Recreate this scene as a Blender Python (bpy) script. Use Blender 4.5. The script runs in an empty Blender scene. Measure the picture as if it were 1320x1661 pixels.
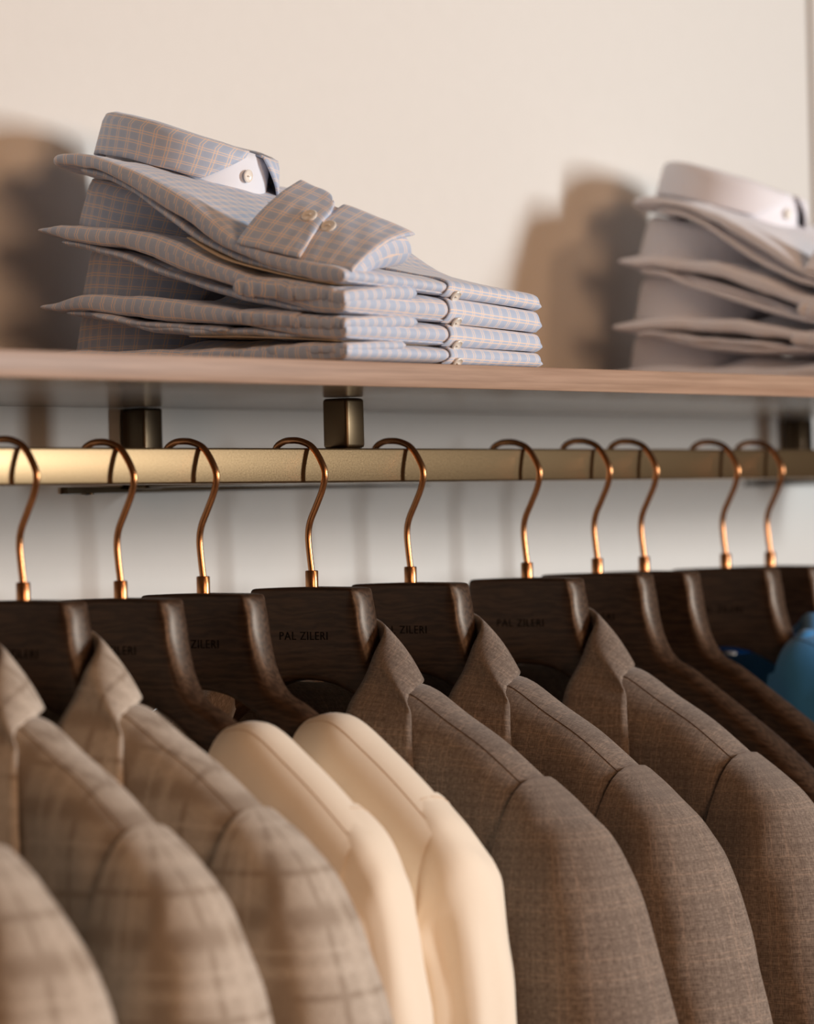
import bpy, bmesh, math, random
from mathutils import Vector, Matrix, noise
from math import sin, cos, pi, radians, sqrt, exp

S = bpy.context.scene
COL = S.collection

# ------------------------------------------------------------------ camera
H = 1.60                                   # height of the lens above the floor
F_PX, YAW, PITCH, ROLL = 6000.0, radians(53.0), radians(0.15), radians(-1.35)
fw = Vector((sin(YAW) * cos(PITCH), cos(YAW) * cos(PITCH), sin(PITCH)))
rt = Vector((cos(YAW), -sin(YAW), 0.0))
up = rt.cross(fw)
r2 = rt * cos(ROLL) + up * sin(ROLL)
u2 = -rt * sin(ROLL) + up * cos(ROLL)
cam = bpy.data.cameras.new('camera')
cam_ob = bpy.data.objects.new('camera', cam)
COL.objects.link(cam_ob)
m = Matrix(((r2.x, u2.x, -fw.x, 0), (r2.y, u2.y, -fw.y, 0), (r2.z, u2.z, -fw.z, H), (0, 0, 0, 1)))
cam_ob.matrix_world = m
cam.sensor_fit = 'VERTICAL'
cam.sensor_height = 36.0
cam.sensor_width = 36.0
cam.lens = F_PX / 1661.0 * 36.0
cam.clip_start, cam.clip_end = 0.05, 50
cam.dof.use_dof = True
cam.dof.focus_distance = 2.66
cam.dof.aperture_fstop = 4.6
S.camera = cam_ob

# ------------------------------------------------------------------ world, lamps, exposure
S.view_settings.view_transform = 'Standard'
S.view_settings.look = 'None'
S.view_settings.exposure = 0.0
S.view_settings.gamma = 1.0
S.view_settings.use_curve_mapping = False
S.render.film_transparent = False
S.cycles.max_bounces = 8
S.cycles.diffuse_bounces = 5

world = bpy.data.worlds.new('room_light')
S.world = world
world.use_nodes = True
bg = world.node_tree.nodes['Background']
bg.inputs['Color'].default_value = (1.0, 0.56, 0.32, 1)
bg.inputs['Strength'].default_value = 0.05


def area_lamp(name, loc, target, size, power, color, size_y=None):
    d = bpy.data.lights.new(name, 'AREA')
    d.energy, d.color, d.size = power, color, size
    d.shape = 'RECTANGLE' if size_y else 'DISK'
    if size_y:
        d.size_y = size_y
    o = bpy.data.objects.new(name, d)
    COL.objects.link(o)
    o.location = loc
    o.rotation_euler = (Vector(target) - Vector(loc)).to_track_quat('-Z', 'Y').to_euler()
    return o


area_lamp('tall_window', (3.70, -1.53, H + 0.46), (2.25, 1.65, H + 0.04), 0.27, 107, (0.93, 0.98, 1.0), 1.15)
area_lamp('warm_fill', (0.85, -1.9, H + 0.55), (2.2, 1.65, H + 0.10), 1.3, 47, (1.0, 0.60, 0.36))  # unseen warm fill, added to lift the shadows on wall and shirts
area_lamp('ceiling_lamp', (2.85, -1.2, H + 1.75), (2.2, 1.6, H), 0.6, 15, (1.0, 0.58, 0.32))


# ------------------------------------------------------------------ node helpers
class NT:
    def __init__(self, name):
        self.mat = bpy.data.materials.new(name)
        self.mat.use_nodes = True
        self.t = self.mat.node_tree
        self.b = self.t.nodes['Principled BSDF']

    def node(self, kind, **kw):
        n = self.t.nodes.new(kind)
        for k, v in kw.items():
            setattr(n, k, v)
        return n

    def put(self, sock, v):
        if isinstance(v, bpy.types.NodeSocket):
            self.t.links.new(v, sock)
        else:
            sock.default_value = v

    def math(self, op, a, b=0.0, c=None, clamp=False):
        n = self.node('ShaderNodeMath', operation=op, use_clamp=clamp)
        self.put(n.inputs[0], a)
        self.put(n.inputs[1], b)
        if c is not None:
            self.put(n.inputs[2], c)
        return n.outputs[0]

    def uv(self):
        n = self.node('ShaderNodeUVMap')
        s = self.node('ShaderNodeSeparateXYZ')
        self.t.links.new(n.outputs[0], s.inputs[0])
        return s.outputs[0], s.outputs[1]

    def obj(self):
        return self.node('ShaderNodeTexCoord').outputs['Object']

    def comb(self, x, y, z=0.0):
        n = self.node('ShaderNodeCombineXYZ')
        for i, v in enumerate((x, y, z)):
            self.put(n.inputs[i], v)
        return n.outputs[0]

    def scale(self, vec, s):
        n = self.node('ShaderNodeVectorMath', operation='MULTIPLY')
        self.put(n.inputs[0], vec)
        n.inputs[1].default_value = s
        return n.outputs[0]

    def noise(self, vec, scale=1.0, detail=2.0, rough=0.5):
        n = self.node('ShaderNodeTexNoise')
        self.put(n.inputs['Vector'], vec)
        n.inputs['Scale'].default_value = scale
        n.inputs['Detail'].default_value = detail
        n.inputs['Roughness'].default_value = rough
        return n.outputs['Fac']

    def ramp(self, f, lo, hi):          # smoothstep lo..hi -> 0..1
        n = self.node('ShaderNodeMapRange', interpolation_type='SMOOTHSTEP')
        self.put(n.inputs['Value'], f)
        n.inputs['From Min'].default_value = lo
        n.inputs['From Max'].default_value = hi
        return n.outputs[0]

    def mix(self, f, a, b, mode='MIX'):
        n = self.node('ShaderNodeMix', data_type='RGBA', blend_type=mode)
        self.put(n.inputs[0], f)
        for s, v in ((n.inputs[6], a), (n.inputs[7], b)):
            if isinstance(v, tuple):
                v = (*v[:3], 1)
            self.put(s, v)
        return n.outputs[2]

    def line(self, c, period, off, width, soft=0.3):    # 1 on a line of given width repeating every period
        x = self.math('DIVIDE', self.math('SUBTRACT', c, off), period)
        d = self.math('MULTIPLY', self.math('ABSOLUTE', self.math('SUBTRACT', self.math('FRACT', x), 0.5)), period)
        n = self.node('ShaderNodeMapRange', interpolation_type='SMOOTHSTEP')
        self.put(n.inputs['Value'], d)
        n.inputs['From Min'].default_value = width / 2 * (1 + soft)
        n.inputs['From Max'].default_value = width / 2 * (1 - soft)
        return n.outputs[0]

    def bump(self, h, strength, dist):
        n = self.node('ShaderNodeBump')
        n.inputs['Strength'].default_value = strength
        n.inputs['Distance'].default_value = dist
        self.put(n.inputs['Height'], h)
        self.t.links.new(n.outputs[0], self.b.inputs['Normal'])

    def done(self, color=None, rough=None, metal=None, spec=None, sheen=None):
        for k, v in (('Base Color', color), ('Roughness', rough), ('Metallic', metal), ('Specular IOR Level', spec), ('Sheen Weight', sheen)):
            if v is not None:
                if isinstance(v, tuple):
                    v = (*v[:3], 1)
                self.put(self.b.inputs[k], v)
        return self.mat


def plain(name, color, rough=0.6, metal=0.0, spec=0.5):
    return NT(name).done(color, rough, metal, spec)


def wall_mat():
    n = NT('plaster_paint')
    f = n.noise(n.obj(), 60, 4)
    n.bump(n.noise(n.obj(), 900, 2), 0.08, 0.001)
    return n.done(n.mix(f, (0.685, 0.665, 0.63), (0.71, 0.69, 0.655)), 0.85, spec=0.2)


def shelf_mat():
    n = NT('veneer_wood')
    o = n.obj()
    g = n.noise(n.scale(o, (6, 90, 260)), 1, 5, 0.6)
    g2 = n.noise(n.scale(o, (3, 30, 60)), 1, 3)
    c = n.mix(n.ramp(g, 0.3, 0.7), (0.27, 0.168, 0.110), (0.385, 0.252, 0.175))
    c = n.mix(n.math('MULTIPLY', n.ramp(g2, 0.45, 0.75), 0.5), c, (0.30, 0.165, 0.105))
    n.bump(g, 0.12, 0.0006)
    return n.done(c, 0.45, spec=0.4)


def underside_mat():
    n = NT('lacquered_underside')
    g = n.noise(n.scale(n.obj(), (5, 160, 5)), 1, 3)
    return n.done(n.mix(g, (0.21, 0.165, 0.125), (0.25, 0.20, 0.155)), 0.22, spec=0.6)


def hanger_wood():
    n = NT('dark_walnut')
    o = n.obj()
    w = n.node('ShaderNodeTexWave', wave_type='BANDS', bands_direction='Z')
    n.put(w.inputs['Vector'], n.scale(o, (1.6, 0.25, 1.0)))
    w.inputs['Scale'].default_value = 55
    w.inputs['Distortion'].default_value = 12
    w.inputs['Detail'].default_value = 3
    w.inputs['Detail Scale'].default_value = 1.6
    g = n.noise(n.scale(o, (500, 22, 260)), 1, 4, 0.6)
    f = n.math('ADD', n.math('MULTIPLY', w.outputs['Fac'], 0.18), n.math('MULTIPLY', g, 0.82))
    c = n.mix(n.ramp(f, 0.2, 0.8), (0.017, 0.0088, 0.0054), (0.076, 0.043, 0.0265))
    n.bump(g, 0.15, 0.0004)
    n.b.inputs['Specular Tint'].default_value = (1.0, 0.80, 0.64, 1)
    return n.done(c, 0.40, spec=0.5)


def brass_rail_mat():
    n = NT('champagne_bronze')
    o = n.obj()
    g = n.noise(n.scale(o, (500, 900, 900)), 1, 3, 0.7)
    g2 = n.noise(n.scale(o, (700, 900, 900)), 1, 2)
    c = n.mix(g, (0.29, 0.185, 0.092), (0.42, 0.285, 0.155))
    n.bump(g, 0.10, 0.0003)
    return n.done(c, n.math('ADD', 0.27, n.math('MULTIPLY', g2, 0.18)), 1.0)


def copper_mat():
    n = NT('brushed_copper')
    g = n.noise(n.scale(n.obj(), (800, 800, 200)), 1, 2)
    c = n.mix(g, (0.44, 0.205, 0.088), (0.54, 0.265, 0.12))
    return n.done(c, 0.27, 1.0)


def check_shirt_mat():
    n = NT('checked_cotton')
    u, v = n.uv()
    wob = n.noise(n.comb(u, v), 25, 2)
    uu = n.math('ADD', u, n.math('MULTIPLY', wob, 0.0012))
    vv = n.math('ADD', v, n.math('MULTIPLY', wob, 0.0012))
    th = n.noise(n.scale(n.comb(u, v), (2600, 260, 1)), 1, 2)
    tv = n.noise(n.scale(n.comb(u, v), (260, 2600, 1)), 1, 2)
    thr = n.math('MULTIPLY', n.math('ADD', th, tv), 0.5)
    cell = n.mix(thr, (0.36, 0.43, 0.565), (0.48, 0.555, 0.69))
    band = n.mix(thr, (0.52, 0.61, 0.775), (0.64, 0.72, 0.86))
    bu, bv = n.line(uu, 0.0112, 0.0011, 0.0052, 0.55), n.line(vv, 0.0098, 0.0011, 0.0046, 0.55)
    c = n.mix(n.math('MULTIPLY', n.math('ADD', bu, bv), 0.19), cell, band)
    l = None
    for q, p in ((uu, 0.0112), (vv, 0.0098)):
        for off in (0.0, 0.0022):
            k = n.line(q, p, off, 0.00062)
            l = k if l is None else n.math('MAXIMUM', l, k)
    c = n.mix(n.math('MULTIPLY', l, 0.95), c, (0.88, 0.66, 0.50))
    n.bump(n.math('ADD', th, tv), 0.06, 0.0003)
    return n.done(c, 0.62, spec=0.35, sheen=0.15)


def plain_shirt_mat():
    n = NT('lilac_cotton')
    u, v = n.uv()
    th = n.noise(n.scale(n.comb(u, v), (1800, 180, 1)), 1, 2)
    return n.done(n.mix(th, (0.71, 0.70, 0.745), (0.77, 0.76, 0.80)), 0.65, spec=0.3, sheen=0.15)


def suit_mat(name, dark, light, stripe_d, stripe_l, kd, kl, weave, P, bold=False):
    n = NT(name)
    u, v = n.uv()
    p = n.comb(u, v)
    a = n.noise(n.scale(p, (1500, 190, 1)), 1, 3, 0.6)
    b = n.noise(n.scale(p, (190, 1500, 1)), 1, 3, 0.6)
    cross = n.math('MULTIPLY', n.math('ADD', a, b), 0.5)
    c = n.mix(n.ramp(cross, 0.5 - weave, 0.5 + weave), dark, light)
    k0 = P / 0.056
    dk = lt = None
    for q, s in ((u, 0.0), (v, 0.012)):
        for off, w in (((0.0, 0.0095), (0.020, 0.0030)) if bold else ((0.0, 0.0035), (0.007, 0.0020), (0.0115, 0.0020), (0.016, 0.0020), (0.023, 0.0035))):
            k = n.line(q, P, (off + s) * k0, w * k0, 0.7)
            dk = k if dk is None else n.math('MAXIMUM', dk, k)
        for off, w in (((0.032, 0.0050), (0.041, 0.0020)) if bold else ((0.0305, 0.0016), (0.0352, 0.0012), (0.047, 0.0016))):
            k = n.line(q, P, (off + s) * k0, w * k0, 0.7)
            lt = k if lt is None else n.math('MAXIMUM', lt, k)
    brk = n.ramp(cross, 0.35, 0.62)
    c = n.mix(n.math('MULTIPLY', dk, kd), c, stripe_d)
    c = n.mix(n.math('MULTIPLY', n.math('MULTIPLY', lt, kl), brk), c, stripe_l)
    n.bump(cross, 0.25, 0.0006)
    return n.done(c, 0.82, spec=0.2, sheen=0.25)


def plain_cloth(name, lo, hi, sc=900, rough=0.75, sheen=0.2):
    n = NT(name)
    u, v = n.uv()
    p = n.comb(u, v)
    f = n.math('MULTIPLY', n.math('ADD', n.noise(n.scale(p, (sc, sc * 0.1, 1)), 1, 2), n.noise(n.scale(p, (sc * 0.1, sc, 1)), 1, 2)), 0.5)
    n.bump(f, 0.08, 0.0004)
    return n.done(n.mix(f, lo, hi), rough, spec=0.25, sheen=sheen)


M = {
    'wall': wall_mat(),
    'floor': plain('floor_boards', (0.16, 0.10, 0.06), 0.4),
    'shelf': shelf_mat(),
    'under': underside_mat(),
    'wood': hanger_wood(),
    'print': plain('burnt_lettering', (0.008, 0.005, 0.0035), 0.8, spec=0.1),
    'rail': brass_rail_mat(),
    'post': plain('dark_bronze', (0.10, 0.072, 0.045), 0.32, 1.0),
    'post2': plain('aged_bronze', (0.155, 0.108, 0.062), 0.36, 1.0),
    'copper': copper_mat(),
    'check': check_shirt_mat(),
    'lilac': plain_shirt_mat(),
    'pale': plain('pale_cotton', (0.70, 0.72, 0.78), 0.7),
    'button': plain('shell_button', (0.80, 0.75, 0.68), 0.22),
    'card': plain('backing_card', (0.55, 0.42, 0.29), 0.8),
    'brown': suit_mat('brown_glen_check', (0.112, 0.080, 0.060), (0.262, 0.202, 0.160), (0.080, 0.052, 0.040), (0.38, 0.27, 0.20), 0.30, 0.42, 0.13, 0.050),
    'beige': suit_mat('beige_glen_check', (0.375, 0.312, 0.252), (0.52, 0.445, 0.37), (0.185, 0.125, 0.080), (0.66, 0.58, 0.49), 0.50, 0.55, 0.13, 0.080, True),
    'cream': plain_cloth('cream_cotton', (0.81, 0.70, 0.56), (0.87, 0.77, 0.64)),
    'blue': plain_cloth('blue_jersey', (0.022, 0.15, 0.36), (0.04, 0.21, 0.46)),
    'lining': plain('black_lining', (0.012, 0.010, 0.012), 0.5),
}
SEAM = {'brown': plain('brown_thread', (0.105, 0.066, 0.047), 0.9), 'beige': plain('tan_thread', (0.24, 0.16, 0.105), 0.9),
        'cream': plain('cream_thread', (0.62, 0.46, 0.33), 0.9), 'blue': plain('blue_thread', (0.02, 0.07, 0.15), 0.9)}


# ------------------------------------------------------------------ mesh helpers
def link(name, verts, faces, mat, parent=None, uvs=None, smooth=True, mat2=None, mat2_faces=()):
    me = bpy.data.meshes.new(name)
    me.from_pydata([tuple(v) for v in verts], [], faces)
    if uvs is not None:
        lay = me.uv_layers.new(name='UVMap')
        k = 0
        for p in me.polygons:
            for j in range(p.loop_total):
                lay.data[p.loop_start + j].uv = uvs[k]
                k += 1
    me.materials.append(mat)
    if mat2:
        me.materials.append(mat2)
        for i in mat2_faces:
            me.polygons[i].material_index = 1
    me.polygons.foreach_set('use_smooth', [smooth] * len(me.polygons))
    me.update()
    o = bpy.data.objects.new(name, me)
    COL.objects.link(o)
    if parent:
        o.parent = parent
    return o


def thing(name, loc, label, cat, group=None):
    o = bpy.data.objects.new(name, None)
    o.empty_display_size = 0.05
    COL.objects.link(o)
    o.location = loc
    tag(o, label, cat, group)
    return o


def tag(o, label, cat, group=None):
    o['label'], o['category'] = label, cat
    if group:
        o['group'] = group
    return o


def structure(o):
    o['kind'] = 'structure'
    return o


def box(name, lo, hi, mat, parent=None, bevel=0.0, seg=2):
    bm = bmesh.new()
    bmesh.ops.create_cube(bm, size=1)
    for v in bm.verts:
        for i in range(3):
            v.co[i] = lo[i] + (v.co[i] + 0.5) * (hi[i] - lo[i])
    if bevel:
        bmesh.ops.bevel(bm, geom=bm.edges[:], offset=bevel, segments=seg, profile=0.5, affect='EDGES')
    me = bpy.data.meshes.new(name)
    bm.to_mesh(me)
    bm.free()
    me.materials.append(mat)
    if bevel:
        me.polygons.foreach_set('use_smooth', [True] * len(me.polygons))
        me.set_sharp_from_angle(angle=radians(50))
    o = bpy.data.objects.new(name, me)
    COL.objects.link(o)
    if parent:
        o.parent = parent
    return o


def grid_mesh(P, closed=False):
    """P[i][j] -> verts, faces, uvs (arc lengths along j -> u, along i -> v)."""
    n, mm = len(P), len(P[0])
    verts = [p for row in P for p in row]
    jj = mm + 1 if closed else mm
    U = []
    for row in P:
        a = [0.0]
        for j in range(1, jj):
            a.append(a[-1] + (row[j % mm] - row[j - 1]).length)
        U.append(a)
    V = [[0.0] * jj]
    for i in range(1, n):
        V.append([V[-1][j] + (P[i][j % mm] - P[i - 1][j % mm]).length for j in range(jj)])
    mean_u = [sum(U[i][j] for i in range(n)) / n for j in range(jj)]
    mean_v = [sum(V[i]) / jj for i in range(n)]
    faces, uvs = [], []
    for i in range(n - 1):
        for j in range(jj - 1):
            q = ((i, j), (i, j + 1), (i + 1, j + 1), (i + 1, j))
            faces.append(tuple(a * mm + b % mm for a, b in q))
            uvs += [(mean_u[b] * 0.5 + U[a][b] * 0.5, mean_v[a] * 0.5 + V[a][b] * 0.5) for a, b in q]
    return verts, faces, uvs


def grid(name, P, mat, parent=None, closed=False, thick=0.0):
    v, f, uv = grid_mesh(P, closed)
    o = link(name, v, f, mat, parent, uv)
    if thick:
        md = o.modifiers.new('thickness', 'SOLIDIFY')
        md.thickness = thick
        md.offset = 0
    return o


def tube(name, pts, r, mat, parent=None, sides=10, ends=True):
    pts = [Vector(p) for p in pts]
    n = len(pts)
    t = [(pts[min(i + 1, n - 1)] - pts[max(i - 1, 0)]).normalized() for i in range(n)]
    ref = Vector((1, 0, 0)) if abs(t[0].x) < 0.9 else Vector((0, 1, 0))
    rings = []
    a = t[0].cross(ref).normalized()
    rad = r if callable(r) else (lambda s: r)
    for i in range(n):
        a = (a - t[i] * a.dot(t[i])).normalized()
        b = t[i].cross(a)
        rr = rad(i / (n - 1))
        rings.append([pts[i] + (a * cos(2 * pi * k / sides) + b * sin(2 * pi * k / sides)) * rr for k in range(sides)])
    v, f, uv = grid_mesh(rings, True)
    if ends:
        f.append(tuple(range(sides))[::-1])
        f.append(tuple((n - 1) * sides + k for k in range(sides)))
        uv += [(0, 0)] * (2 * sides)
    return link(name, v, f, mat, parent, uv)


def lathe(name, prof, mat, parent=None, sides=24, axis='Z', at=(0, 0, 0)):
    """prof: (radius, height) pairs."""
    rings = []
    for r, h in prof:
        rings.append([Vector((r * cos(2 * pi * k / sides), r * sin(2 * pi * k / sides), h)) for k in range(sides)])
    v, f, uv = grid_mesh(rings, True)
    f.append(tuple(range(sides))[::-1])
    f.append(tuple((len(prof) - 1) * sides + k for k in range(sides)))
    uv += [(0, 0)] * (2 * sides)
    o = link(name, v, f, mat, parent, uv)
    o.data.set_sharp_from_angle(angle=radians(40))
    o.location = at
    return o


def spline(pts, n):
    """Catmull-Rom through tuples, n samples per span."""
    P = [Vector(p) for p in pts]
    P = [P[0] * 2 - P[1]] + P + [P[-1] * 2 - P[-2]]
    out = []
    for i in range(1, len(P) - 2):
        for k in range(n):
            t = k / n
            a, b, c, d = P[i - 1], P[i], P[i + 1], P[i + 2]
            out.append(0.5 * ((2 * b) + (c - a) * t + (2 * a - 5 * b + 4 * c - d) * t * t + (3 * b - a - 3 * c + d) * t ** 3))
    out.append(P[-2].copy())
    return out


def interp(x, xs, ys):
    if x <= xs[0]:
        return ys[0]
    for i in range(1, len(xs)):
        if x <= xs[i]:
            t = (x - xs[i - 1]) / (xs[i] - xs[i - 1])
            # monotone-ish smooth blend
            m0 = (ys[i] - ys[i - 2]) / (xs[i] - xs[i - 2]) if i > 1 else (ys[i] - ys[i - 1]) / (xs[i] - xs[i - 1])
            m1 = (ys[i + 1] - ys[i - 1]) / (xs[i + 1] - xs[i - 1]) if i + 1 < len(xs) else (ys[i] - ys[i - 1]) / (xs[i] - xs[i - 1])
            h = xs[i] - xs[i - 1]
            return ((2 * t ** 3 - 3 * t * t + 1) * ys[i - 1] + (t ** 3 - 2 * t * t + t) * h * m0
                    + (-2 * t ** 3 + 3 * t * t) * ys[i] + (t ** 3 - t * t) * h * m1)
    return ys[-1]


def nz(x, y, z, s):
    return noise.noise(Vector((x * s, y * s, z * s)))


def pillow(name, mid, thick, mat, parent, n=36, mm=36, pu=12, pv=12):
    """Closed puffy sheet. mid(s,t)->Vector, thick(s,t)->full thickness; s,t in 0..1."""
    sp = lambda k, q: 0.5 - 0.5 * cos(pi * k / q)
    g = [[None] * (mm + 1) for _ in range(n + 1)]
    for i in range(n + 1):
        for j in range(mm + 1):
            g[i][j] = mid(sp(j, mm), sp(i, n))
    top, bot = [], []
    for i in range(n + 1):
        tr, br = [], []
        for j in range(mm + 1):
            s, t = sp(j, mm), sp(i, n)
            du = g[i][min(j + 1, mm)] - g[i][max(j - 1, 0)]
            dv = g[min(i + 1, n)][j] - g[max(i - 1, 0)][j]
            nn = du.cross(dv).normalized()
            f = sqrt(max(0, 1 - abs(2 * s - 1) ** pu)) * sqrt(max(0, 1 - abs(2 * t - 1) ** pv))
            h = thick(s, t) * 0.5 * f
            tr.append(g[i][j] + nn * h)
            br.append(g[i][j] - nn * h)
        top.append(tr)
        bot.append(br)
    v, f, uv = grid_mesh(top)
    v2, f2, uv2 = grid_mesh(bot)
    off = len(v)
    W = mm + 1
    border = lambda q: q // W in (0, n) or q % W in (0, mm)
    remap = {q: (q if border(q) else q + off) for q in range(off)}
    faces = f + [tuple(remap[q] for q in reversed(fc)) for fc in f2]
    k = 0
    for fc in f2:
        uv += list(reversed(uv2[k:k + 4]))
        k += 4
    verts = v + v2
    used = sorted({q for fc in faces for q in fc})
    ix = {q: i for i, q in enumerate(used)}
    return link(name, [verts[q] for q in used], [tuple(ix[q] for q in fc) for fc in faces], mat, parent, uv)


def dup(root, loc, label, name=None):
    r = root.copy()
    COL.objects.link(r)
    r.location = loc
    r['label'] = label
    for ch in root.children:
        c = ch.copy()
        COL.objects.link(c)
        c.parent = r
        for g in ch.children:
            d = g.copy()
            COL.objects.link(d)
            d.parent = c
    return r


# ------------------------------------------------------------------ setting
YF, YW = 1.528, 1.8853          # shelf front edge, wall face
ZB, ZT = H + 0.0924, H + 0.1091  # shelf underside, shelf top
structure(box('wall_back', (-0.6, YW, 0), (3.1825, YW + 0.03, 2.9), M['wall'], bevel=0.0008))
structure(box('wall_right', (3.1950, YW + 0.0015, 0), (5.2, YW + 0.03, 2.9), M['wall'], bevel=0.0008))
structure(box('trim_1', (3.1815, YW + 0.016, 0), (3.1960, YW + 0.03, 2.9), M['post']))
structure(box('floor', (-2.5, -3.2, -0.05), (5.2, YW + 0.03, 0), M['floor']))

# shelf
sh = thing('wall_shelf', (2.1, YF, ZB), 'long brown wooden shelf on the wall above the clothes rail, carrying folded shirts', 'shelf')
box('board', (-1.2, 0.0007, 0.0012), (1.075, YW - YF - 0.0005, ZT - ZB), M['shelf'], sh)
box('edge_band', (-1.2, 0, 0), (1.075, 0.0015, ZT - ZB + 0.0001), M['shelf'], sh, bevel=0.0006)
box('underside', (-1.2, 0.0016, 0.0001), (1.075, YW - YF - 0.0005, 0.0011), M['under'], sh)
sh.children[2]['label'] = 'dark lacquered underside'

# rail with its brackets
YR = 1.6598                     # front face of the rail
ZR = H + 0.0297
rail = thing('clothes_rail', (2.1472, YR, ZR), 'square bronze clothes rail fixed under the wooden shelf, carrying the row of hangers', 'rail')
box('rail_tube', (-1.2, 0, 0), (1.0, 0.022, 0.025), M['rail'], rail, bevel=0.0016, seg=3)


def rail_bracket(x):
    x -= 2.1472
    dz = ZB - ZR
    fp = box('front_post', (x, 0.003, 0.0252), (x + 0.0221, 0.0263, dz - 0.0006), M['post2'], rail, bevel=0.0028, seg=3)
    fp2 = box('wall_post', (x, 0.199, 0.0), (x + 0.0221, 0.2223, dz - 0.0006), M['post'], rail, bevel=0.0022, seg=3)
    box('cross_arm', (x + 0.001, 0.0222, 0.001), (x + 0.0211, 0.1988, 0.0245), M['post'], rail, bevel=0.002)
    # slim tapering stay along the wall, thick at its left end
    x0, x1 = x - 0.067, x + 0.39
    v = []
    for y in (0.2185, 0.2252):
        v += [Vector((x0, y, -0.0026)), Vector((x1, y, 0.0008)), Vector((x1, y, 0.0016)), Vector((x0, y, 0.0021))]
    link('wall_stay', v, [(0, 1, 2, 3), (7, 6, 5, 4), (0, 4, 5, 1), (1, 5, 6, 2), (2, 6, 7, 3), (3, 7, 4, 0)], M['post'], rail, smooth=False)
    lathe('screw', [(0.0028, 0), (0.0028, 0.0012), (0.0016, 0.0022)], M['post'], rail, 16, at=(x0 + 0.028, 0.2210, -0.0036))


for bx in (1.1629, 2.1362, 3.1095):
    rail_bracket(bx)

# ------------------------------------------------------------------ wooden hangers
YC = 1.6598
HOOK = [(0.0322, 0.0380), (0.0328, 0.0480), (0.0300, 0.0560), (0.0235, 0.0598), (0.0165, 0.0607), (0.0072, 0.0598), (-0.0026, 0.0556), (-0.0100, 0.0465),
        (-0.0143, 0.0362), (-0.0118, 0.0250), (-0.0056, 0.0128), (0.0004, 0.0014), (0.0024, -0.0090), (0.0014, -0.0226), (0.0, -0.0345), (0.0, -0.0440)]


def hanger_bend(y):             # contoured: shoulders swing forward
    return -0.017 * (min(abs(y), 0.24) / 0.2) ** 1.6


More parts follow.
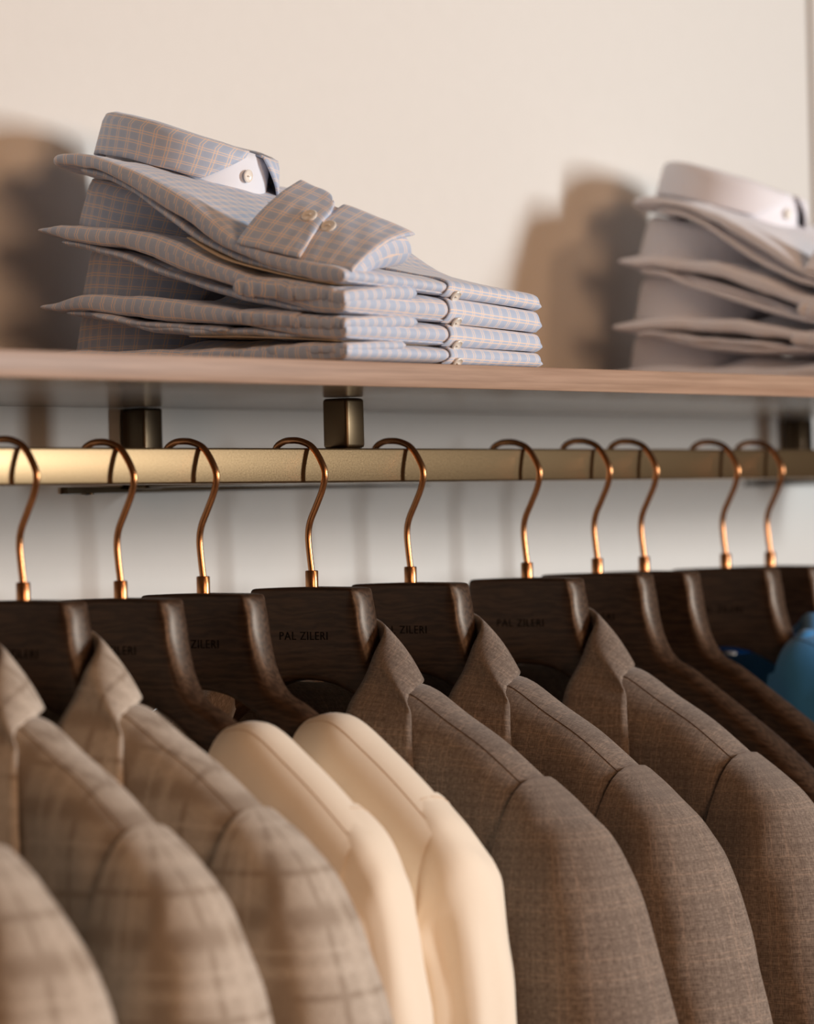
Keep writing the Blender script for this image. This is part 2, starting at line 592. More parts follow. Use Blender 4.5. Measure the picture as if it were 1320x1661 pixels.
def make_hanger(label):
    root = thing('wooden_hanger', (0, 0, 0), label, 'hanger', 'dark wooden hangers on the rail')
    Up = [(0.0, -0.0452), (0.02, -0.0455), (0.038, -0.0458), (0.0455, -0.0465), (0.0490, -0.0492), (0.0515, -0.0580), (0.0545, -0.0770), (0.0620, -0.0985), (0.0740, -0.1135),
          (0.0900, -0.1215), (0.1130, -0.1360), (0.1400, -0.1540), (0.1720, -0.1760), (0.2040, -0.2010), (0.2230, -0.2180), (0.2330, -0.2300)]
    Lo = [(0.0, -0.1120), (0.010, -0.1125), (0.018, -0.1138), (0.024, -0.1150), (0.028, -0.1160), (0.034, -0.1180), (0.042, -0.1215), (0.052, -0.1265), (0.062, -0.1330),
          (0.080, -0.1460), (0.102, -0.1610), (0.129, -0.1800), (0.160, -0.2040), (0.192, -0.2310), (0.2130, -0.2480), (0.2280, -0.2490)]
    T = [0.025, 0.025, 0.025, 0.025, 0.025, 0.025, 0.025, 0.025, 0.025, 0.0255, 0.027, 0.031, 0.036, 0.039, 0.036, 0.020]
    st = spline([(a[0], a[1], 0) for a in Up], 4)
    sl = spline([(a[0], a[1], 0) for a in Lo], 4)
    sT = spline([(t, 0, 0) for t in T], 4)
    rings = []
    nn = len(st)
    order = [(-1, i) for i in range(nn - 1, 0, -1)] + [(1, i) for i in range(nn)]
    for sg, i in order:
        U = Vector((0, sg * st[i].x, st[i].y))
        L = Vector((0, sg * sl[i].x, sl[i].y))
        t = sT[i].x
        d = (L - U)
        ln = d.length
        d.normalize()
        flat = 1 if st[i].x < 0.046 else 0
        ru = 0.0028 if flat else min(0.0108, 0.0028 + (st[i].x - 0.046) * 2.0)
        rl = 0.005
        prof = []                # (x, distance from U)
        K = 6
        hx = t / 2
        for k in range(K + 1):   # upper left round
            a = pi / 2 * k / K
            prof.append((-(hx - ru) - ru * sin(a), ru - ru * cos(a)))
        for q in (0.3, 0.5, 0.7):
            prof.append((-hx, ru + (ln - ru - rl) * q))
        for k in range(4):
            a = pi / 2 * k / 3
            prof.append((-(hx - rl) - rl * cos(a), ln - rl + rl * sin(a)))
        full = prof + [(-x, q) for x, q in reversed(prof)]
        ring = []
        for x, q in full:
            p = U + d * q
            ring.append(Vector((x + hanger_bend(p.y), p.y, p.z)))
        rings.append(ring)
    v, f, uv = grid_mesh(rings, True)
    k = len(rings[0])
    f.append(tuple(range(k))[::-1])
    f.append(tuple((len(rings) - 1) * k + j for j in range(k)))
    uv += [(0, 0)] * (2 * k)
    body = link('hanger_body', v, f, M['wood'], root, uv)
    body.data.set_sharp_from_angle(angle=radians(60))
    # lettering burnt into the wood, lying on the -X face
    cu = bpy.data.curves.new('lettering', 'FONT')
    cu.body = 'PAL ZILERI'
    cu.size = 0.0082
    cu.align_x, cu.align_y = 'CENTER', 'CENTER'
    cu.space_character = 1.12
    cu.extrude = 0.0002
    cu.resolution_u = 2
    tmp = bpy.data.objects.new('lettering', cu)
    COL.objects.link(tmp)
    bpy.context.view_layer.update()
    me = bpy.data.meshes.new_from_object(tmp.evaluated_get(bpy.context.evaluated_depsgraph_get()))
    bpy.data.objects.remove(tmp)
    w = max(vv.co.x for vv in me.vertices) - min(vv.co.x for vv in me.vertices)
    sx = 0.044 / w
    for vv in me.vertices:
        x, y, z = vv.co
        yy = -x * sx - 0.0015
        vv.co = (-0.01255 - z + hanger_bend(yy), yy, -0.0805 + y * 1.02)
    me.flip_normals()
    me.materials.clear()
    me.materials.append(M['print'])
    lt = bpy.data.objects.new('lettering', me)
    COL.objects.link(lt)
    lt.parent = root
    lt['label'] = 'black capital lettering burnt into the wood'
    # ferrule and hook
    fe = lathe('ferrule', [(0.0047, 0), (0.0047, 0.0118), (0.0043, 0.0123), (0.0027, 0.0125)], M['copper'], root, 28, at=(0, 0, -0.0459))
    fe['label'] = 'small copper collar'
    hk = tube('hook', spline([(0, a, b) for a, b in HOOK], 5), 0.0024, M['copper'], root, 14)
    hk['label'] = 'curved copper hook'
    return root


HX = [1.5790, 1.7005, 1.7896, 1.8860, 1.9728, 2.0944, 2.2131, 2.3646, 2.4627, 2.5310, 2.6558, 2.7275]
HDZ = [-0.001, -0.0005, -0.0002, -0.0018, -0.0010, 0.0, 0.0, -0.0004, 0.0008, 0.0007, 0.0005, 0.0004]
HL = ['dark wooden hanger at the left end of the row under the nearest beige jacket',
      'dark wooden hanger under the second beige checked jacket from the left edge',
      'dark wooden hanger at left carrying the beige jacket beside the first cream shirt',
      'dark wooden hanger carrying the left one of the two cream shirts',
      'dark wooden hanger carrying the right one of the two cream shirts',
      'dark wooden hanger carrying the brown checked jacket right next to the cream shirt',
      'dark wooden hanger carrying the middle one of the three brown checked jackets',
      'dark wooden hanger carrying the rightmost brown checked jacket',
      'empty dark wooden hanger directly right of the last brown jacket',
      'empty dark wooden hanger, second one right of the last brown jacket',
      'dark wooden hanger carrying the blue shirt at the right edge',
      'dark wooden hanger last on the right, behind the blue shirt']
h0 = make_hanger(HL[0])
HANG = []
HX = [x * YC / 1.6658 for x in HX]
HX[0] -= 0.016
TURN = {0: -0.067, 1: -0.060}
for i, x in enumerate(HX):
    o = h0 if i == 0 else dup(h0, (0, 0, 0), HL[i])
    o.location = (x, YC, H + HDZ[i])
    o.rotation_euler.z = TURN.get(i, 0.0)
    HANG.append(o)

# ------------------------------------------------------------------ hanging garments
RIDGE_YJ = [0.0, 0.06, 0.095, 0.105, 0.113, 0.135, 0.167, 0.193, 0.226]
RIDGE_JACKET = [-0.114, -0.1125, -0.1135, -0.1160, -0.1200, -0.1330, -0.1500, -0.1672, -0.1905]
RIDGE_Y = [0.0, 0.06, 0.095, 0.115, 0.132, 0.160, 0.186, 0.210, 0.226]
RIDGE_SHIRT = [-0.140, -0.138, -0.131, -0.1265, -0.1285, -0.1465, -0.1655, -0.1850, -0.1985]


def garment_bend(y):
    return -0.016 * (min(abs(y), 0.26) / 0.2) ** 1.6


def make_garment(name, x, dz, label, cat, group, cloth, jacket, seed, length=0.74, droop=0.0, fat=1.0, ridge=None, ky=1.0, kz=0.0, turn=0.0):
    root = thing(name, (x, YC, H + dz), label, cat, group)
    root.rotation_euler.z = turn
    mat, seam = M[cloth], SEAM[cloth]
    rnd = random.Random(seed)
    sx, sy, sz = rnd.uniform(0, 50), rnd.uniform(0, 50), rnd.uniform(0, 50)
    RY, RZ = ridge or ((RIDGE_YJ, RIDGE_JACKET) if jacket else (RIDGE_Y, RIDGE_SHIRT))
    R = lambda y: interp(abs(y), RY, RZ)
    amp = 0.0035 if jacket else 0.0085

    def sheet(y, z, side):
        """x of the cloth at (y,z) on side -1 (front) or +1 (back)."""
        d = max(0.0, R(y) - z)
        T = (0.040 if side < 0 else 0.036) * fat
        if abs(y) < 0.12:
            T += 0.010 * (1 - abs(y) / 0.12)
        D = 0.050
        g = sqrt(max(0.0, 1 - (1 - min(d / D, 1)) ** 2))
        a = side * T * g + garment_bend(y)
        k = min(1.0, d / 0.06)
        if not jacket:           # calm cloth where the sleeve is sewn in
            calm = min(1.0, max(0.0, (abs(y) - 0.145) / 0.05))
            k *= 1 - 0.85 * calm
        if not jacket:           # creases falling from the shoulder
            a += 0.006 * k * nz(y * 1.0 + 0.45 * z + sx, z * 0.25 + sy, side + 3.1, 30)
        a += amp * k * (nz(y + sx, z * 0.35 + sy, side, 14) * 1.2 + nz(y + sx, z * 0.6 + sz, side, 34) * 0.5)
        return a

    # body: over the shoulders from the front hem to the back hem
    ys = [(-0.222 + 0.444 * i / 74) for i in range(75)]
    prof = [0.0, 0.0012, 0.003, 0.006, 0.010, 0.015, 0.021, 0.028, 0.036, 0.046, 0.06, 0.08, 0.10, 0.125, 0.15, 0.18, 0.21, 0.25, 0.30, 0.36, 0.43, 0.52]
    rows = []
    for y in ys:
        row = []
        tot = length + R(y)
        seq = prof[:18] + [0.21 + (tot - 0.21) * q for q in (0.3, 0.65, 1.0)]
        for d in reversed(seq):
            z = R(y) - d
            row.append(Vector((sheet(y, z, -1), y, z)))
        for d in seq[1:]:
            z = R(y) - d
            row.append(Vector((sheet(y, z, 1), y, z)))
        rows.append(row)
    v, f, uv = grid_mesh(rows)
    # planar cloth coordinates so that the check hangs straight
    uv = []
    W = len(rows[0])
    down = []
    for row in rows:
        mid_ = W // 2
        s_ = [0.0] * W
        for j in range(mid_ - 1, -1, -1):
            s_[j] = s_[j + 1] + (row[j] - row[j + 1]).length
        for j in range(mid_ + 1, W):
            s_[j] = s_[j - 1] + (row[j] - row[j - 1]).length
        down += [R(row[0].y) - q for q in s_]
    for fc in f:
        for q in fc:
            uv.append((v[q].y, down[q]))

    def open_front(p):
        if p.x > garment_bend(p.y) + 0.004:
            return False
        if jacket:
            w = interp(-p.z, [0.10, 0.13, 0.18, 0.26, 0.34, 0.42], [0.098, 0.092, 0.086, 0.066, 0.036, 0.0])
        else:
            w = interp(-p.z + kz, [0.10, 0.13, 0.155, 0.20, 0.25, 0.29], [0.104, 0.102, 0.098, 0.075, 0.04, 0.0])
        return abs(p.y) < w * ky
    nf, nuv = [], []
    for k, fc in enumerate(f):
        c = sum((v[q] for q in fc), Vector()) / 4
        if open_front(c):
            continue
        if not jacket and abs(c.y) < 0.100 * ky and c.z > (-0.155 if c.x < 0.01 or ky == 1.0 else -0.138) + kz:
            continue
        nf.append(fc)
        nuv += uv[k * 4:k * 4 + 4]
    used = sorted({q for fc in nf for q in fc})
    ix = {q: i for i, q in enumerate(used)}
    link('body', [v[q] for q in used], [tuple(ix[q] for q in fc) for fc in nf], mat, root, nuv)

    # sleeves
    if jacket:
        SL = [((0.2080, -0.1760), (0.160, -0.400), 0.047), ((0.2330, -0.1930), (0.170, -0.403), 0.052), ((0.2570, -0.2130), (0.177, -0.408), 0.055), ((0.2735, -0.2390), (0.182, -0.415), 0.056),
              ((0.2860, -0.2720), (0.187, -0.425), 0.056), ((0.2965, -0.3110), (0.191, -0.437), 0.056), ((0.3080, -0.3630), (0.198, -0.455), 0.056), ((0.3180, -0.4270), (0.206, -0.485), 0.055),
              ((0.3240, -0.5000), (0.213, -0.530), 0.053), ((0.3240, -0.6200), (0.217, -0.630), 0.050), ((0.3150, -0.7700), (0.216, -0.770), 0.046)]
    else:
        SL = [((0.200, -0.1775), (0.140, -0.410), 0.047), ((0.2230, -0.1965), (0.156, -0.408), 0.049), ((0.2400, -0.2190), (0.166, -0.405), 0.049), ((0.2480, -0.2450), (0.174, -0.395), 0.044),
              ((0.2530, -0.2750), (0.176, -0.405), 0.044), ((0.2570, -0.3100), (0.178, -0.418), 0.044), ((0.2610, -0.3600), (0.182, -0.436), 0.044), ((0.2680, -0.4200), (0.187, -0.466), 0.043),
              ((0.2720, -0.5000), (0.190, -0.515), 0.041), ((0.2600, -0.6200), (0.190, -0.625), 0.039), ((0.2520, -0.7300), (0.188, -0.730), 0.036)]
    SO = spline([(a[0][0], a[0][1], 0) for a in SL], 6)
    SI = spline([(a[1][0], a[1][1], a[2]) for a in SL], 6)
    for sg in (-1, 1):
        rings = []
        nr = len(SO)
        for i in range(nr):
            O = Vector((0, sg * SO[i].x, SO[i].y + droop * (i / nr)))
            I = Vector((0, sg * SI[i].x, SI[i].y))
            rx = SI[i].z * fat
            c = (O + I) / 2
            e = (O - I) / 2
            ring = []
            for k in range(40):
                a = 2 * pi * k / 40
                ca, sa = cos(a), sin(a)
                ex = 0.70 if jacket else 0.75
                p = c + e * (abs(ca) ** ex * (1 if ca >= 0 else -1)) + Vector((abs(sa) ** ex * (1 if sa >= 0 else -1) * rx, 0, 0))
                w = 0.0045 if jacket else 0.0075
                kk = min(1, i / 10)
                p += (p - c).normalized() * w * kk * (nz(p.x + sx, p.y + sy, p.z * 0.3 + sz, 22) + 0.5 * nz(p.x + sz, p.y + sx, p.z * 0.5, 48))
                if not jacket:   # soft hanging folds
                    fo = nz(ca * 1.1 + sx, sa * 1.1 + sy, p.z * 1.6, 1.9) + 0.5 * nz(ca * 1.1 + sz, sa * 1.1, p.z * 2.4, 3.7)
                    p += (p - c).normalized() * 0.0085 * min(1, i / 14) * fo
                p.x += garment_bend(O.y if abs(O.y) > abs(I.y) else I.y) * (1 if jacket else 0.8)
                ring.append(p)
            rings.append(ring)
        vv_, ff_, uu_ = grid_mesh(rings, True)
        hang = []
        for fc in ff_:
            for q in fc:
                p = vv_[q]
                hang.append((0.058 * math.atan2(p.x - garment_bend(p.y), abs(p.y) - 0.212), p.z * 1.1))
        link('sleeve', vv_, ff_, mat, root, hang)
        if not jacket:
            r0 = rings[1]
            tube('armhole_seam', r0 + [r0[0]], 0.0005, seam, root, 6, False)
        # shoulder seam lying just on the front side of the ridge
        ps = []
        y0 = 0.104 if jacket else 0.106 * ky
        for k in range(24):
            y = y0 + (0.222 - y0) * k / 23
            d = 0.0048
            z = R(y) - d
            ps.append(Vector((sheet(sg * y, z, -1) + 0.0001, sg * y, z)))
        tube('shoulder_seam', ps, 0.0004, seam, root, 6, False)

    if jacket:
        # collar running into the lapel: roll edge and outer edge, back neck to front
        In = [(0.024, 0.0, -0.067), (0.022, 0.030, -0.068), (0.013, 0.052, -0.0715), (0.001, 0.0645, -0.0785), (-0.012, 0.0655, -0.0925), (-0.024, 0.0650, -0.1100),
              (None, 0.0660, -0.1320), (None, 0.0660, -0.1650), (None, 0.0580, -0.2200), (None, 0.0340, -0.3200), (None, 0.004, -0.4100)]
        Ou = [(0.046, 0.0, -0.105), (0.041, 0.045, -0.107), (0.027, 0.074, -0.1105), (0.001, 0.0965, -0.1140), (None, 0.1060, -0.1235), (None, 0.1140, -0.1340),
              (None, 0.1200, -0.1500), (None, 0.1240, -0.1750), (None, 0.1220, -0.2400), (None, 0.0900, -0.3300), (None, 0.012, -0.4150)]
        for sg in (-1, 1):
            def on(L, off):
                return [(sheet(sg * y, z, -1) - off if x_ is None else x_, sg * y, z) for x_, y, z in L]
            a = spline(on(In, 0.0085), 6)
            b = spline(on(Ou, 0.0030), 6)
            rows = []
            for i in range(len(a)):
                A, B = a[i], b[i]
                out = Vector((A.x * 0.9, A.y, 0)).normalized()
                row = [A + Vector((0, 0, -0.040)) - out * 0.001, A + Vector((0, 0, -0.018)) - out * 0.0035, A + Vector((0, 0, -0.005)) - out * 0.0022, A.copy()]
                fr = min(1, max(0, (-A.z - 0.085) / 0.05)) if A.x < 0.01 else 0
                n_ = (Vector((0.4 * A.x / 0.05, sg * 0.8, 0.5)) * (1 - fr) + Vector((-1, 0, 0.0)) * fr).normalized()
                for k in range(1, 11):
                    t = k / 10
                    p = A.lerp(B, t) + n_ * 0.0020 * sin(pi * t)
                    if p.x < garment_bend(p.y) + 0.002 and -p.z > 0.12:
                        p.x = min(p.x, sheet(p.y, p.z, -1) - 0.0022)
                    p.x += 0.0010 * nz(p.x + sx, p.y, p.z, 30)
                    row.append(p)
                rows.append(row)
            grid('collar', rows, mat, root, thick=0.0022)
    else:
        # neckline band
        for sg in (-1, 1):
            pts = [(0.030, 0.0, -0.158), (0.028, 0.06, -0.150), (0.018, 0.092, -0.1380), (0.0, 0.1025, -0.1310), (-0.016, 0.1025, -0.1375), (-0.030, 0.1005, -0.1540), (-0.040, 0.090, -0.185), (-0.046, 0.06, -0.235), (-0.048, 0.0, -0.292)]
            ps = [Vector((p.x, sg * p.y * ky, p.z + kz + (0.018 if ky != 1.0 and p.x > 0.012 else 0))) for p in spline(pts, 5)]
            rows = []
            for p in ps:
                ou = Vector((0.15 if p.x > 0 else -0.35, sg * 0.7, 0.0)).normalized()
                rows.append([p - ou * 0.010 + Vector((0, 0, -0.012)), p - ou * 0.005 + Vector((0, 0, -0.001)), p + Vector((0, 0, 0.0022)), p + ou * 0.007 + Vector((-0.0, 0, 0.0022)), p + ou * 0.014 + Vector((0, 0, -0.0022))])
            grid('neckband', rows, mat, root, thick=0.0016)
    return root


JG, SG = 'tailored checked jackets on the hangers', 'cream shirts on the hangers'
make_garment('jacket', HX[0], HDZ[0], 'nearest beige checked jacket, only its shoulder shows in the bottom left corner', 'jacket', JG, 'beige', True, 11, fat=0.92, turn=-0.067)
make_garment('jacket', HX[1], HDZ[1], 'beige checked jacket with its collar peak at the left edge', 'jacket', JG, 'beige', True, 12, fat=0.90, turn=-0.060)
make_garment('jacket', HX[2], HDZ[2] + 0.0025, 'beige checked jacket touching the first cream shirt', 'jacket', JG, 'beige', True, 13, fat=0.92)
make_garment('cream_shirt', HX[3], HDZ[3], 'cream shirt squeezed between the beige jacket and another cream shirt', 'shirt', SG, 'cream', False, 21, fat=0.92)
make_garment('cream_shirt', HX[4], HDZ[4], 'cream shirt hanging directly left of the brown jackets', 'shirt', SG, 'cream', False, 22, fat=0.95)
make_garment('jacket', HX[5], HDZ[5], 'brown checked jacket right behind the cream shirts', 'jacket', JG, 'brown', True, 31)
make_garment('jacket', HX[6], HDZ[6], 'middle one of the three brown checked jackets', 'jacket', JG, 'brown', True, 32)
make_garment('jacket', HX[7], HDZ[7], 'rightmost brown checked jacket, beside the empty hangers', 'jacket', JG, 'brown', True, 33)
make_garment('blue_shirt', HX[10], HDZ[10], 'bright blue knit shirt at the right edge, partly out of view', 'shirt', None, 'blue', False, 41,
             ridge=([0.0, .05, .068, .082, .10, .13, .16, .186, .21, .226], [-.118, -.112, -.104, -.1005, -.106, -.123, -.143, -.164, -.185, -.1985]), ky=0.73, kz=0.031)

# ------------------------------------------------------------------ folded shirts
SV = [
    ([0, .0365, .085, .106, .134, .173, .21, .235, .250, .31], [.0645, .072, .086, .0995, .118, .139, .154, .1590, .1605, .166], [.0523, .059, .0712, .0782, .0925, .117, .138, .1445, .1475, .155]),
    ([0, .0365, .089, .124, .163, .19, .23, .255, .272, .31], [.0500, .0565, .0665, .081, .096, .1015, .1080, .1095, .109, .112], [.0318, .0362, .0455, .0540, .0675, .0765, .090, .0965, .103, .106]),
    ([0, .0365, .089, .114, .142, .193, .228, .25, .27, .31], [.0297, .0320, .0390, .0445, .0500, .0555, .0580, .0560, .054, .058], [.0142, .0175, .0215, .0228, .0245, .0315, .0410, .0440, .048, .052]),
    ([0, .06, .10, .14, .19, .23, .25, .27, .29, .31], [.0133, .0145, .0135, .0150, .0168, .0185, .018, .0165, .016, .016], [.0006] * 10),
]
COLLAR = [  # centre v, base height at the centre, slope, height, radius
    (0.230, 0.1570, 0.13, 0.0305, 0.0640), (0.246, 0.1040, 0.24, 0.0350, 0.0650), (0.244, 0.0565, 0.12, 0.0350, 0.0640), (0.252, 0.0160, 0.04, 0.0300, 0.0640)]
CUFF = [((0.000, 0.088, 0.0835), (0.008, -0.006, 0.0600), (0.080, -0.006, 0.0895), (0.055, 0.073, 0.1290)),
        ((-0.003, 0.090, 0.0545), (-0.002, -0.0065, 0.0425), (0.080, -0.0065, 0.0480), (0.060, 0.080, 0.0630)),
        ((-0.003, 0.090, 0.0330), (-0.002, -0.0065, 0.0245), (0.080, -0.0065, 0.0285), (0.060, 0.080, 0.0400)),
        ((0.000, 0.096, 0.0080), (0.000, -0.0060, 0.0085), (0.066, -0.0065, 0.0120), (0.060, 0.080, 0.0140))]
WID = 0.231


def button(parent, at, normal, r=0.0056):
    o = lathe('button', [(r * 0.9, 0), (r, 0.0006), (r, 0.0014), (r * 0.86, 0.0019), (r * 0.7, 0.0014), (r * 0.1, 0.0013)], M['button'], parent, 22, at=at)
    o.rotation_euler = Vector(normal).to_track_quat('Z', 'Y').to_euler()
    # stitched thread across the middle
    th = tube('thread', [(-r * 0.3, 0, 0.0016), (0, 0, 0.0021), (r * 0.3, 0, 0.0016)], 0.0005, M['button'], o, 6)
    return o


def make_shirt(k, origin, mat, label, group, seed, checked, rise=0.0):
    root = thing('folded_shirt', (origin[0], origin[1], origin[2]), label, 'shirt', group)
    vs, tp, bt = SV[k]
    rnd = random.Random(seed)
    sx, sy = rnd.uniform(0, 40), rnd.uniform(0, 40)
    jit = 1.0 if checked else 0.9
    vend = lambda s: (vs[8] + 0.002) + (0.302 - vs[8]) * max(0.0, sin(pi * min(1, max(0, s)))) ** 0.7
    def sag(w, u):               # the stack is lower towards its right side
        return w - min(0.21 * w, 0.0115) * max(0.0, min(1.0, u / WID)) ** 1.3
    low = (0.42 if checked else 0.60) if k < 3 else 0.0          # share of the height taken by the loose lower layer at the back

    def tops(v):
        return interp(v, vs, tp) + rise

    def bots(v):
        return interp(v, vs, bt)

    def upper_bot(v):
        t, b = tops(v), bots(v)
        q = low * min(1, max(0, (v - 0.02) / 0.06)) * (1 - 0.6 * max(0, (v - 0.2) / 0.1))
        return b + (t - b) * q

    def full(u, v):              # away from the side folds each shirt fills up to the one above
        t = tops(v)
        if k and v < 0.19:
            a = interp(v, SV[k - 1][0], SV[k - 1][2]) - 0.0004 + rise
            q = min(1, max(0, (u - (0.078 if k < 3 else 0.030)) / 0.02)) * min(1, max(0, (0.19 - v) / 0.03))
            t += (a - t) * q
        return t

    def mid(s, t):
        u = s * WID
        v = -0.006 + t * (vend(s) + 0.006)
        if not checked:
            v += 0.004 * nz(u + sx, v, 0, 12)
        w = 0.5 * (sag(full(u, v), u) + sag(upper_bot(v), u))
        w += (0.0016 * nz(u + sx, v + sy, 0, 26) + 0.0009 * nz(u * 0.6 + sx, v + sy, 4, 70)) * min(1, v / 0.04 if v > 0 else 0)
        edge = 0.0035 * nz(v + sx, k, 2.3, 30) * (1 - s) ** 3
        w -= 0.0030 * max(0.0, (s - 0.94) / 0.06) ** 1.5
        return Vector((u + edge, v, w))

    def thick(s, t):
        u = s * WID
        v = -0.006 + t * (vend(s) + 0.006)
        h = sag(full(u, v), u) - sag(upper_bot(v), u)
        h *= 1 + 0.20 * nz(u * 0.7 + sx, v + sy, 1.7, 34) * min(1, max(0, v / 0.05))
        return max(0.003, h * (1.0 if k else 0.97))
    body = pillow('body', mid, thick, mat, root, 44, 56, 80, 30)

    if low:
        def mid2(s, t):
            u = 0.004 + s * (WID - 0.010)
            v = -0.0045 + t * (vend(s) - 0.018)
            h = 0.42 * (upper_bot(v) - bots(v))
            w = bots(v) + max(0.0016, min(0.0036, h)) + 0.0005
            w += 0.0022 * nz(u + sy, v + sx, 0.3, 34) * min(1, max(0, (v - 0.03) / 0.05))
            u += 0.004 * nz(v + sy, k, 5.1, 26) * (1 - s) ** 3
            return Vector((u, v, sag(w, u)))

        def thick2(s, t):
            v = -0.0045 + t * (vend(s) - 0.018)
            return max(0.0030, min(0.0068, 0.8 * (upper_bot(v) - bots(v)) + 0.003))
        pillow('lower_fold', mid2, thick2, mat, root, 34, 30, 20, 20)
        # soft roll between the layers: the folded sleeve seen from the side
        def mid3(s, t):
            u = (0.001 if k == 2 else 0.012) + s * 0.060
            v = 0.100 + t * 0.125
            w = (bots(v) * 0.45 + upper_bot(v) * 0.55) + 0.0018 * nz(u + sx, v, 7.7, 50)
            return Vector((u + 0.006 * nz(v, sx, k, 35), v, sag(w, u)))
        pillow('sleeve_fold', mid3, lambda s, t: 0.0055, mat, root, 24, 16, 8, 8)

    # collar: inner stand and outer leaf on a tilted ring
    cv, base, slope, hgt, rad = COLLAR[k]
    hgt += rise
    cu = 0.117
    tilt = math.atan(slope)
    lean = 0.13 if k == 0 else 0.05
    ex, ey = Vector((1, 0, -lean)).normalized(), Vector((0, cos(tilt), sin(tilt)))
    ez = ex.cross(ey).normalized()
    C = Vector((cu, cv, base))

    def ringp(phi, r, h):       # phi 0 = front centre; the front of the collar droops
        return C + ex * (r * sin(phi)) + ey * (-r * cos(phi)) + ez * (h - (0.0155 * ((1 + cos(phi)) / 2) ** 1.5 if k == 0 else 0))
    rows = []
    for i in range(7):
        q = i / 6
        rows.append([ringp(2 * pi * j / 64, rad - 0.0045 - 0.001 * q, -0.012 + (hgt + 0.010) * q) for j in range(64)])
    grid('collar_stand', rows, M['pale'] if checked else mat, root, closed=True, thick=0.0016)
    rows = []
    NJ = 72
    for i in range(11):
        q = i / 10               # 0 top fold .. 1 lower edge
        p0 = radians(4 + 36 * q) if k == 0 else radians(8 + 30 * q)
        rr = rad - 0.0045 + 0.0055 * min(1, q * 6) ** 0.5 + 0.003 * q
        hh = hgt - 0.0008 + (0.0016 * sin(min(1, q * 5) * pi)) - (hgt + 0.001) * q
        row = []
        for j in range(NJ + 1):
            phi = p0 + (2 * pi - 2 * p0) * j / NJ
            front = max(0, cos(phi)) ** 2
            lift = -0.0015 * front * (1 - q) + 0.0008 * nz(phi * 3, sx, q, 1)
            row.append(ringp(phi, rr + 0.002 * front * q, hh + lift))
        rows.append(row)
    grid('collar', rows, mat, root, thick=0.0020)
    if k == 0:
        button(root, ringp(radians(-3), rad - 0.0030, hgt * 0.36), ringp(0, 2, 0) - ringp(0, 1, 0), 0.0048)

    # cuff of the folded-in sleeve: two overlapping ends on a soft sleeve roll
    A, D, Cc, B = [Vector(p) for p in CUFF[k]]

    def cuffp(s, t):             # s: A->D, t: low edge -> high edge
        p = (A.lerp(D, s)).lerp(B.lerp(Cc, s), t)
        p.z += (0.006 if k == 0 else 0.0012) * sin(pi * t) * (1 if k == 0 else 0.6)
        return p
    nrm = (D - A).cross(B - A).normalized()
    if nrm.z < 0:
        nrm = -nrm
    th = (0.0042, 0.0125, 0.0105, 0.0080)[k]

    def split(t):
        return 0.56 - 0.13 * t

    def pucker(p, s, t):
        g = (1 - t) ** 4
        p.x += (0.0016 if k else 0.0008) * nz(s * 9 + sx, t * 2, k, 1.6) * g
        p.z += (0.0018 if k else 0.0008) * nz(s * 7 + sy, 3.1, k, 1.4) * g
        return p

    def cl(s, t):
        lim = split(t) - (0.06 * max(0, (t - 0.75) / 0.25) ** 2)
        hi = 1 - 0.16 * max(0, (s - 0.55) / 0.45) ** 2.2
        p = cuffp(s * lim, t * hi)
        p += nrm * (0.0026 if k == 0 else 0.0010)
        p += nrm * 0.0008 * nz(s * 3 + sx, t * 3, 0, 1.5)
        return pucker(p, s, t)

    def cr(s, t):
        lo = split(t) - 0.035
        hi = 1 - 0.05 * (1 - s) ** 2
        p = cuffp(lo + s * (1 - lo), t * hi)
        p += nrm * (0.0002 + 0.0006 * nz(s * 3 + sy, t * 3, 0, 1.5))
        return pucker(p, s + 5, t)
    pillow('cuff', cl, lambda s, t: th, mat, root, 26, 44, 16, 26)
    pillow('cuff', cr, lambda s, t: th * (1 if k == 0 else 0.86), mat, root, 26, 44, 16, 26)

    # gathered sleeve under the cuff
    def sl(s, t):
        p = cuffp(0.01 + s * 0.97, 0.02 + t * 0.92) - nrm * (0.0070 if k == 0 else 0.0030)
        if k == 0:
            p.z -= 0.016 * t * (1 - s * 0.5)
        p.x += 0.0012 * sin(s * 46 + sx) * (1 - t) ** 3
        return p

    def slt(s, t):
        b = 0.0105 if k == 0 else 0.0062
        if k == 0:
            b += 0.026 * min(1, t * 1.6) * (1 - 0.45 * s)
        return b * (1 + 0.10 * sin(s * 60 + sx) * (1 - t) ** 2)
    if k == 0:
        pillow('sleeve', sl, slt, mat, root, 20, 60, 10, 24)
        for s_, t_, dh in ((split(0.5) - 0.115, 0.48, 0.0048), (split(0.5) + 0.055, 0.46, 0.0020)):
            p = cuffp(s_, t_) + nrm * dh
            button(root, p, nrm)

    # button placket running over the front fold
    u0, u1 = 0.1165, WID - 0.004
    path = []
    if k == 0:
        for v in (0.155, 0.13, 0.105, 0.08, 0.055, 0.035, 0.02, 0.010, 0.003):
            path.append((v, full(0.13, v) + 0.0005))
    else:
        for v in (0.03, 0.02, 0.010, 0.004):
            path.append((v, full(0.13, v) - 0.0004))
    t0, b0 = full(0.13, 0), upper_bot(0)
    h = t0 - b0
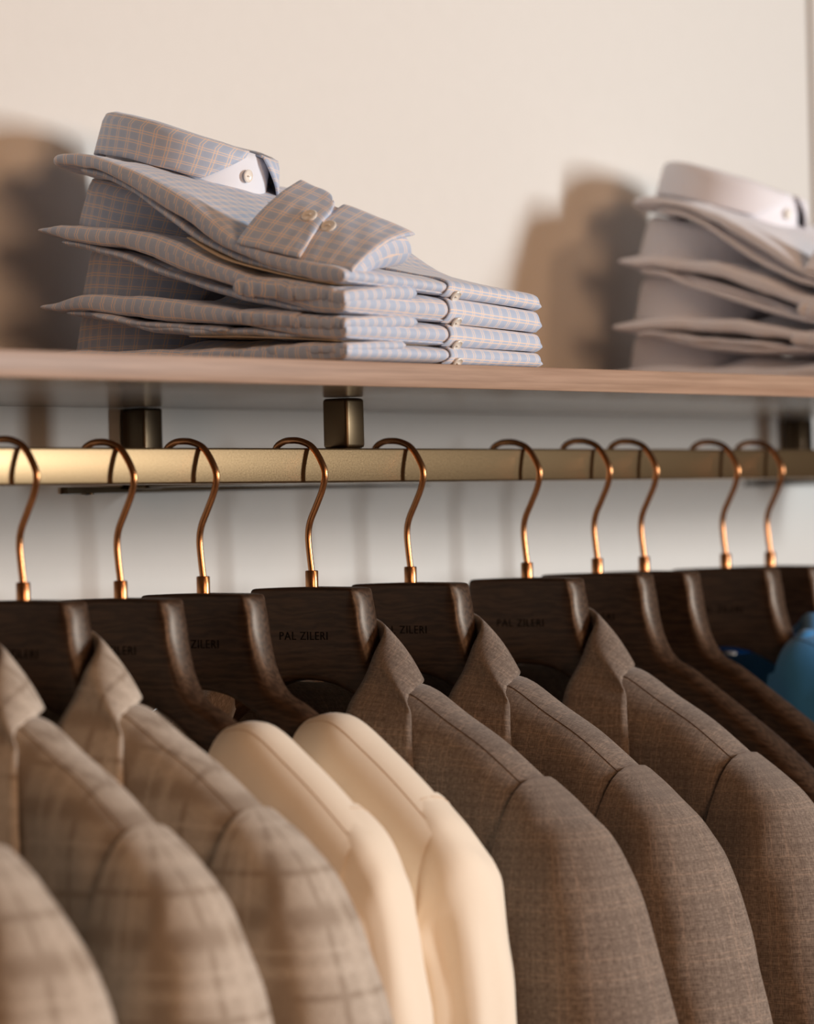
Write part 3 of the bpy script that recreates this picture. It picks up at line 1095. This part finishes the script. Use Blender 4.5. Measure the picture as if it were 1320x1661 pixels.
    path += [(-0.0022, t0 - 0.04 * h), (-0.0052, t0 - 0.18 * h), (-0.0068, t0 - 0.42 * h), (-0.0068, t0 - 0.62 * h), (-0.0056, t0 - 0.84 * h), (-0.0030, b0 + 0.02 * h)]
    sp_ = spline([(0, a, b) for a, b in path], 3)

    def mp(s, t):
        x = t * (len(sp_) - 1)
        i = min(int(x), len(sp_) - 2)
        p = sp_[i].lerp(sp_[i + 1], x - i)
        sway = 0.006 * max(0, (x / (len(sp_) - 1) - 0.75)) / 0.25
        u = u0 + (u1 - u0) * s - sway * (1 - s)
        return Vector((u, p.y, sag(p.z, u)))
    pillow('placket', mp, lambda s, t: 0.0004 + 0.0018 * (1 - s), mat, root, 40, 30, 60, 40)
    button(root, (u0 + 0.008, -0.0064, sag(b0, 0.125) + 0.0014), (0, -0.75, -0.65), 0.0046)
    if k in (0, 2) and checked:
        rows = []
        for i in range(16):
            v = 0.005 + 0.13 * i / 15
            rows.append([Vector((0.001 + 0.0015 * sin(i * 0.5), v, bots(v) - 0.0001)), Vector((0.16, v, bots(v) * 0.93 - 0.0001))])
        o = grid('backing_card', rows, M['card'], root, thick=0.0006)
        o['label'] = 'tan card sheet between the folds'
    return root


LV = ['topmost', 'second from the top', 'third from the top', 'lowest']
GS, GL = 'blue checked shirts stacked on the shelf', 'pale lilac shirts stacked on the shelf'
for k in range(4):
    make_shirt(k, (1.970, 1.538, ZT), M['check'],
               ['topmost blue checked shirt of the left stack, cuff with two buttons on top', 'second blue checked shirt from the top of the left stack',
                'third blue checked shirt from the top of the left stack', 'lowest blue checked shirt, lying on the shelf in the left stack'][k], GS, 60 + k, True)
for k in range(4):
    dx = [0.005, 0.0, -0.012, -0.010][k]
    make_shirt(k, (2.722 + dx, 1.538, ZT + [0.012, 0.008, 0.004, 0][k]), M['lilac'],
               ['topmost pale lilac shirt of the right stack with standing collar', 'second pale lilac shirt from the top of the right stack',
                'third pale lilac shirt from the top of the right stack', 'lowest pale lilac shirt, lying on the shelf in the right stack'][k], GL, 80 + k * 3, False, 0.0025 if k else 0.0)
